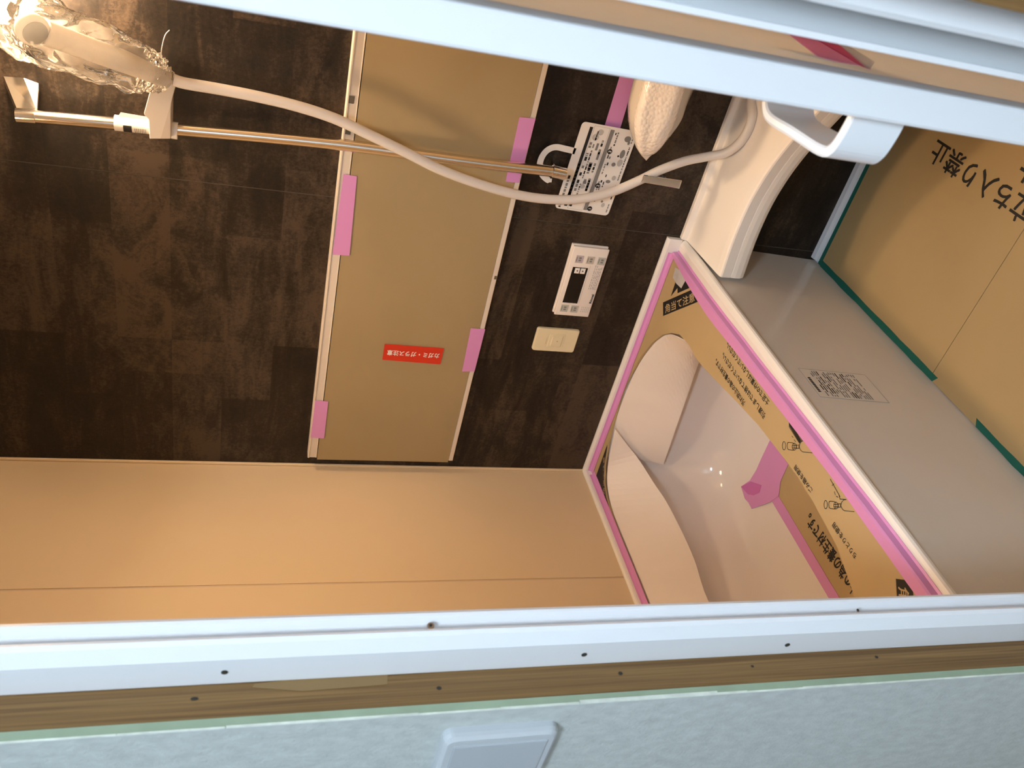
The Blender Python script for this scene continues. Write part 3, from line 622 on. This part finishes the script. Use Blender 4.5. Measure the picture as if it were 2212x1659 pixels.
# slider holding the handset
sl = [(323, 300), (369, 300), (370, 222), (379, 186), (372, 171), (358, 166), (344, 170), (333, 180), (323, 201), (311, 244), (312, 249), (321, 258)]
slider = prism('slider', [Py(a, b_, -.090) for a, b_ in sl], (0, .042, 0), 'holder_grey', sr, .0012)
mat('holder_shade', (.52, .46, .40), .4)
flat('slider_shade', [Py(a, b_, -.0908) for a, b_ in ((347, 299), (368, 299), (368, 228))], (0, -1, 0), .0006, 'holder_shade', sr)  # flat darker triangle: shade on the slider's side, put into the colour
c0 = Py(371, 281, RY_); c1 = Py(384, 283, RY_)
tube('slider_collar', [c0, c1], .0165, 'white_plastic', sr, 20, curve=False)

# ------------------------------------------------------------------ handset, bag, hose
HY = -.105
hs = thing('shower_handset', Py(365, 172, HY), 'pale grey shower handset wrapped in a clear bag', 'shower head')
H = [Py(366, 173, HY), Py(330, 160, HY - .008), Py(280, 138, HY - .022), Py(210, 112, HY - .046), Py(140, 86, HY - .074), Py(95, 70, HY - .095)]
tube('handle', H, lambda t: .0135 + .0065 * min(1, t * 2.2) + .004 * max(0, t - .7), 'holder_grey', hs, 16)
hd = (H[-1] - H[-2]).normalized(); fd = Vector((-.25, -.75, -.55)).normalized()
hc = H[-1] + hd * .022
rings = []
for s, r in ((-.018, .010), (-.015, .018), (-.004, .025), (.006, .027), (.012, .025), (.014, .021)):
    a = fd.orthogonal().normalized(); bb_ = fd.cross(a); rings.append([hc + fd * s + (a * math.cos(q * math.pi / 12) + bb_ * math.sin(q * math.pi / 12)) * r for q in range(24)])
loft('head', rings, 'holder_grey', hs)
mat('face_dark', (.16, .15, .14), .35)
cyl('spray_face', hc + fd * .0142, fd, .020, .0015, 'face_dark', hs, 24)
# bag
BP = [Py(361, 176, HY), Py(340, 164, HY - .006), Py(318, 152, HY - .012), Py(285, 142, HY - .021), Py(230, 122, HY - .039), Py(170, 98, HY - .062), Py(110, 72, HY - .088), Py(70, 52, HY - .108), Py(38, 30, HY - .126), Py(5, 5, HY - .142)]
rad = [.019, .031, .037, .046, .050, .052, .054, .056, .055, .045]
def brad(t):
    k = t * (len(rad) - 1); i = min(len(rad) - 2, int(k)); return rad[i] + (rad[i + 1] - rad[i]) * (k - i)
def bwob(t, a):
    f = mnoise.noise(Vector((math.cos(a) * 1.6, math.sin(a) * 1.6, t * 9))) * .22
    c_ = max(0, 1 - abs(t - .12) / .16)
    f += c_ * .42 * mnoise.noise(Vector((math.cos(a) * 3.2, math.sin(a) * 3.2, t * 60)))
    f += .11 * abs(mnoise.noise(Vector((math.cos(a) * 3.5, math.sin(a) * 3.5, t * 16 + 5))))
    return 1 + f
tag(tube('plastic_bag', BP, brad, 'bag_film', None, 60, True, bwob, 14), 'crumpled clear plastic bag wrapped over the shower handset', 'bag')
tag(tube('loose_thread', [Py(348, 122, HY - .02), Py(349, 108, HY - .02), Py(353, 88, HY - .02), Py(358, 74, HY - .02), Py(366, 65, HY - .02)], .0009, 'card_white', None, 6), 'thin clear tie thread sticking out of the plastic bag', 'thread')
hz = .412
HS = [Py(374, 172, HY), Py(400, 180, HY + .002), Py(470, 192, -.100), Py(553, 208, -.100), Py(640, 229, -.100), Py(720, 255, -.100), Py(800, 292, -.099), Py(880, 331, -.096), Py(950, 366, -.092), Py(1030, 396, -.086), Py(1110, 419, -.078), Py(1180, 430, -.070), Py(1250, 430, -.064), Py(1320, 415, -.058), Py(1380, 390, -.0545), Py(1425, 368, -.053), Py(1480, 348, -.054), Py(1530, 338, -.056)]
e = HS[-1]
HS += [Pz(1568, 330, hz + .012), Pz(1598, 308, hz), Pz(1616, 280, hz - .003), Pz(1625, 250, hz - .003), Pz(1622, 222, hz - .002), Vector((1.222, -.052, .415)), Vector((1.252, -.045, .435)), Vector((1.285, -.058, .49)), Vector((1.302, -.080, .555)), Vector((1.306, -.086, .585))]
hose = tube('shower_hose', HS, .0108, 'hose_grey', None, 14, True, None, 8)
tag(hose, 'pale grey shower hose looping from the handset down over the counter', 'hose')
mat('ring_dark', (.06, .055, .05), .4)
# hook for the hose
hk = thing('hose_hook', (.985, 0, .565), 'small flat chrome bar hook on the dark wall holding the hose', 'hook')
q = [Py(a, b_, -.066) for a, b_ in ((1384, 392), (1390, 377), (1472, 388), (1466, 406))]
prism('bar', q, (0, -.005, 0), 'chrome', hk, .0012)
cyl('stem', (.985, 0, .545), (0, -1, 0), .006, .068, 'chrome', hk, 12)

# ------------------------------------------------------------------ instruction card hung on the rail foot
CY = -.012
cd = thing('instruction_card', (.98, CY, .79), 'white printed instruction card hanging from the shower rail foot', 'card')
cq = [Py(a, b_, CY) for a, b_ in ((1198, 449), (1259, 262), (1375, 285), (1317, 466))]     # TL TR BR BL
TLc, TRc, BRc, BLc = cq; cu = TRc - TLc; cv = ((BLc - TLc) + (BRc - TRc)) / 2
cN = Vector((0, -1, 0))
wU, wV = cu.length, cv.length
uh, vh = cu / wU, cv / wV
prism('card', [TLc + uh * a + vh * b_ for a, b_ in rrect(0, wU, 0, wV, .009, 4)], (0, .0008, 0), 'card_white', cd)
def CQ(R_, m): return quads('print', R_, TLc, cu, cv, cN, m, cd, .0005)
CQ([(.045, .96, .150, .205)], 'black_print')
CQ([(.03, .97, .515, .585)], 'grey_print')
rg = random.Random(3); D = []; L_ = []
for v0, v1, dens, lo, hi in ((.055, .095, .9, .02, .40), (.235, .275, .8, .05, .80), (.30, .325, .6, .05, .9), (.35, .395, .5, .3, .62), (.43, .465, .6, .1, .85), (.615, .635, .6, .1, .95), (.65, .675, .6, .1, .95), (.70, .718, .5, .3, .7), (.935, .955, .8, .04, .96)):
    u = lo
    while u < hi:
        l = rg.uniform(.008, .045)
        if rg.random() < dens: (D if rg.random() < .4 else L_).append((u, u + l, v0, v1))
        u += l + rg.uniform(.004, .014)
CQ(D, 'black_print'); CQ(L_, 'grey_print')
CQ([(.33, .36, .345, .405), (.50, .58, .34, .40), (.72, .80, .36, .40), (.25, .40, .425, .47), (.62, .74, .43, .47)], 'grey_print')
CQ([(.02, .98, .225, .228), (.02, .98, .495, .498), (.02, .022, .225, .498), (.978, .98, .225, .498)], 'grey_print')
CQ([(.165 + .00, .215, .155, .198)] + [(.06 + k * .042, .085 + k * .042, .163, .193) for k in range(12)], 'light_print')
def disc(u, v, r, m, off=.0006, sx=1., nm='print'):
    c_ = TLc + cu * u + cv * v + cN * off; return mesh(nm, [c_ + uh * (math.cos(a) * r * sx) + vh * (math.sin(a) * r) for a in [k * math.pi / 9 for k in range(18)]], [tuple(range(18))], m, cd)
for u, v, s in ((.055, .625, '1'), (.335, .625, '2'), (.735, .625, '3')):
    disc(u, v, .0062, 'black_print')
    text('lettering', s, TLc + cu * u + cv * v + vh * .0036 + cN * .0004, uh, -vh, .0098, 'card_white', cd, bold=.02, center=True)
for u, v, r, sx, m in ((.12, .84, .0045, 1.3, 'light_print'), (.16, .80, .003, 1, 'grey_print'), (.40, .78, .006, .7, 'grey_print'), (.45, .86, .005, 1.2, 'light_print'), (.60, .77, .005, 1, 'grey_print'), (.63, .87, .0065, 1.4, 'light_print'), (.73, .86, .006, 1.8, 'grey_print'), (.70, .80, .0025, 1, 'black_print'), (.90, .86, .008, .9, 'grey_print'), (.86, .90, .003, 1.5, 'grey_print'), (.30, .36, .006, 1, 'light_print'), (.86, .30, .008, 1, 'light_print'), (.92, .36, .007, 1, 'light_print'), (.06, .27, .003, 1, 'black_print')):
    disc(u, v, r, m, .0005, sx)
hk_ = cr([Py(a, b_, CY) for a, b_ in ((1243, 327), (1222, 322), (1200, 318), (1182, 325), (1170, 341), (1166, 360), (1172, 378), (1184, 389), (1192, 390))], 5)
rings = []
for i, p_ in enumerate(hk_):
    t = (hk_[min(i + 1, len(hk_) - 1)] - hk_[max(i - 1, 0)]).normalized(); s = Vector((t.z, 0, -t.x)) * (.0072 if i < len(hk_) - 4 else .0045)
    rings.append([p_ - s, p_ + s, p_ + s + Vector((0, .0008, 0)), p_ - s + Vector((0, .0008, 0))])
loft('hook', rings, 'card_white', cd, smooth=False)

# ------------------------------------------------------------------ bubble-wrapped faucet
wfz = thing('wrapped_faucet', (1.2, 0, .63), 'wall faucet wrapped in shiny white bubble wrap', 'faucet')
FP = [Py(1396, 346, -.055), Vector((1.040, -.058, .612)), Vector((1.060, -.062, .617)), Vector((1.095, -.066, .622)), Vector((1.14, -.068, .626)), Vector((1.22, -.070, .628)), Vector((1.32, -.070, .628)), Vector((1.42, -.070, .628)), Vector((1.50, -.066, .628))]
FP = [CP + (p_ - CP) * ((y_ - CP.y) / (p_.y - CP.y)) for p_, y_ in zip(FP, (-.076, -.079, -.083, -.087, -.090, -.091, -.091, -.091, -.088))]
fr_ = [.001, .014, .028, .045, .054, .057, .058, .058, .03]
def frad(t):
    k = t * (len(fr_) - 1); i = min(len(fr_) - 2, int(k)); return fr_[i] + (fr_[i + 1] - fr_[i]) * (k - i)
m = mat('bubble_wrap', (.86, .78, .70), .22, spec=.6, coat=.4)
nt = m.node_tree; vo = nt.nodes.new('ShaderNodeTexVoronoi'); vo.inputs['Scale'].default_value = 130; tcv = nt.nodes.new('ShaderNodeTexCoord'); bp = nt.nodes.new('ShaderNodeBump'); bp.invert = True
bp.inputs['Strength'].default_value = .55; bp.inputs['Distance'].default_value = .003
nt.links.new(tcv.outputs['Object'], vo.inputs['Vector']); nt.links.new(vo.outputs['Distance'], bp.inputs['Height']); nt.links.new(bp.outputs[0], nt.nodes['Principled BSDF'].inputs['Normal'])
def fw(t, a): return 1 + .10 * mnoise.noise(Vector((math.cos(a) * 2.2, math.sin(a) * 2.2, t * 5))) + .075 * math.sin(a * 5 + 3 * t)
tube('wrap', FP, frad, 'bubble_wrap', wfz, 40, True, fw, 6)
FQ = [Vector((p_.x + .004, p_.y + .012, p_.z - .004)) for p_ in FP]
tube('outer_film', FQ, lambda t: frad(t) * 1.07 + .003, 'bubble_film', wfz, 30, True, lambda t, a: 1 + .16 * mnoise.noise(Vector((math.cos(a) * 2, math.sin(a) * 2, t * 7 + 3))), 6)
for k in range(2): cyl('wall_mount', (1.15 + .2 * k, 0, .628), (0, -1, 0), .022, .05, 'chrome', wfz, 16)
q = [Py(a, b_, -.0008) for a, b_ in ((1340, 160), (1306, 272), (1338, 282), (1373, 166))]
tape(lerp(q[0] + (q[0] - q[1]) * .5, q[1], 8), lerp(q[3] + (q[3] - q[2]) * .5, q[2], 8), (0, -1, 0), 'pink masking tape on the dark wall above the bubble-wrapped faucet', .0008, 9)

# ------------------------------------------------------------------ remote control panel
rc = thing('remote_panel', (.67, 0, .60), 'white bath remote control panel with black screen on the dark wall', 'remote control')
RT = [Py(a, b_, -.0205) for a, b_ in ((1197, 680), (1241, 531), (1317, 542), (1271, 685))]
x0, x1, z0, z1 = (RT[0].x + RT[3].x) / 2, (RT[1].x + RT[2].x) / 2, (RT[2].z + RT[3].z) / 2, (RT[0].z + RT[1].z) / 2
box('back_plate', (x0 - .001, -.0003, z0 - .001), (x1 + .001, -.0075, z1 + .001), 'remote_white', rc, .002)
box('body', (x0 + .002, -.007, z0 + .002), (x1 - .002, -.0150, z1 - .002), 'remote_white', rc)
fp = box('front', (x0, -.0145, z0), (x1, -.0205, z1), 'remote_white', rc, .0022, 3)
RO = Vector((x0, -.0205, z1)); RU = Vector((x1 - x0, 0, 0)); RV = Vector((0, 0, z0 - z1))
def RB(nm, u0, u1, v0, v1, th, m, par=fp, bev=.0): return box(nm, RO + RU * u0 + RV * v0, RO + RU * u1 + RV * v1 + Vector((0, -th, 0)), m, par, bev)
RB('screen', .195, .72, .130, .555, .0004, 'screen_black', rc)
for u, v, m in ((.835, .24, 'btn_a'), (.835, .55, 'btn_b'), (.835, .86, 'btn_c'), (.11, .23, 'btn_c'), (.11, .52, 'btn_c')):
    bt = RB('button', u - .052, u + .052, v - .105, v + .105, .0012, m, rc, .0005)
    quads('print', [(u - .03, u + .03, v - .085, v - .065), (u - .025, u - .005, v - .02, v + .05), (u + .005, u + .03, v - .02, v + .05)], RO, RU, RV, Vector((0, -1, 0)), 'grey_print', bt, .0015)
for u, v, s in ((.672, .27, 1), (.672, .43, -1)):
    bt = RB('button', u - .038, u + .038, v - .068, v + .068, .0011, 'card_white', rc, .0004)
    c_ = RO + RU * u + RV * v + Vector((0, -.0014, 0)); mesh('arrow', [c_ + Vector((-.0028, 0, -.0018 * s)), c_ + Vector((.0028, 0, -.0018 * s)), c_ + Vector((0, 0, .0024 * s))], [(0, 1, 2)], 'black_print', bt)
quads('speaker_slot', [(.072 + .03 * i, .092 + .03 * i, .72 + .05 * j, .735 + .05 * j) for i in range(3) for j in range(5)], RO, RU, RV, Vector((0, -1, 0)), 'light_print', rc, .0004)
text('lettering', 'Rinnai', RO + RU * .215 + RV * .955, (1, 0, 0), (0, 0, 1), .0092, 'black_print', rc, bold=.03, fit=RU.x * .135)
rg = random.Random(8); D = []
for v in (.74, .79, .84, .88, .92):
    u = .42
    while u < .74:
        l = rg.uniform(.01, .05); D.append((u, u + l, v, v + .022)); u += l + .012
quads('print', D, RO, RU, RV, Vector((0, -1, 0)), 'light_print', rc, .0004)
quads('flap_line', [(.20, .76, .595, .603)], RO, RU, RV, Vector((0, -1, 0)), 'light_print', rc, .0004)

# ------------------------------------------------------------------ beige switch on the dark wall
bs = thing('wall_switch', (.478, 0, .609), 'beige plastic wall switch plate on the dark wall beside the remote panel', 'switch')
pr = rrect(.4425, .5145, .609, .729, .006)
cx, cz = .4785, .669
loft('plate', [[Vector((cx + (x - cx) * k, -y, cz + (z - cz) * k)) for x, z in pr] for k, y in ((1, 0.0003), (1, .0055), (.975, .0082), (.955, .0086))], 'beige_plastic', bs, smooth=False)
box('rocker_frame', (cx - .021, -.0083, cz - .022), (cx + .021, -.0098, cz + .022), 'beige_plastic', bs, .0006)
box('rocker', (cx - .017, -.0095, cz - .016), (cx + .017, -.0118, cz + .014), 'beige_plastic', bs, .0014)
mat('beige_dark', (.45, .36, .22), .5)
quads('marks', [(-.0015, .0015, -.004, -.0005), (-.011, .011, .0288, .0294)], (cx, -.0118, cz), (1, 0, 0), (0, 0, 1), (0, -1, 0), 'beige_dark', bs, .0003)

# ------------------------------------------------------------------ wall lamp above the shower
wlp = thing('wall_lamp', (1.19, 0, 1.9), 'glowing warm wall lamp on the dark wall above the shower', 'lamp')
LX, LY, LZ = 1.192, -.090, 1.902
cyl('wall_base', (LX, -.0003, LZ + .03), (0, -1, 0), .045, .020, 'white_plastic', wlp, 24)
tube('arm', [(LX, -.015, LZ + .03), (LX, -.06, LZ + .03)], .018, 'white_plastic', wlp, 14, curve=False)
rings = []
for k in range(1, 8):
    a = math.pi * k / 14; rings.append([Vector((LX + .075 * math.sin(a) * math.cos(q), LY + .075 * math.sin(a) * math.sin(q), LZ - .075 * math.cos(a))) for q in [j * math.pi / 14 for j in range(28)]])
loft('globe', rings, 'lampglass', wlp)
rings = []
for k in range(0, 7):
    a = math.pi * (.5 + k / 13.); r = .0785; rings.append([Vector((LX + r * math.sin(a) * math.cos(q), LY + r * math.sin(a) * math.sin(q), LZ + .001 - r * math.cos(a))) for q in [j * math.pi / 14 for j in range(28)]])
loft('added_cap', rings, 'white_plastic', wlp)  # opaque upper half, added to send the lamp's light downward
dl = thing('added_downlight', (.72, -.60, CEIL), 'unseen cylinder downlight added on the bathroom ceiling to brighten the tub', 'lamp')  # added out of view, since the wall lamp alone leaves the tub dark
def ringat(r, z): return [Vector((.72 + r * math.cos(q), -.60 + r * math.sin(q), z)) for q in [j * math.pi / 16 for j in range(32)]]
loft('housing', [ringat(.090, CEIL - .012), ringat(.090, CEIL - .095), ringat(.098, CEIL - .095), ringat(.098, CEIL - .0005)], 'holder_grey', dl, cap0=False, cap1=True)
cyl('diffuser', (.72, -.60, CEIL - .020), (0, 0, 1), .0895, .006, 'added_downlamp', dl, 32)
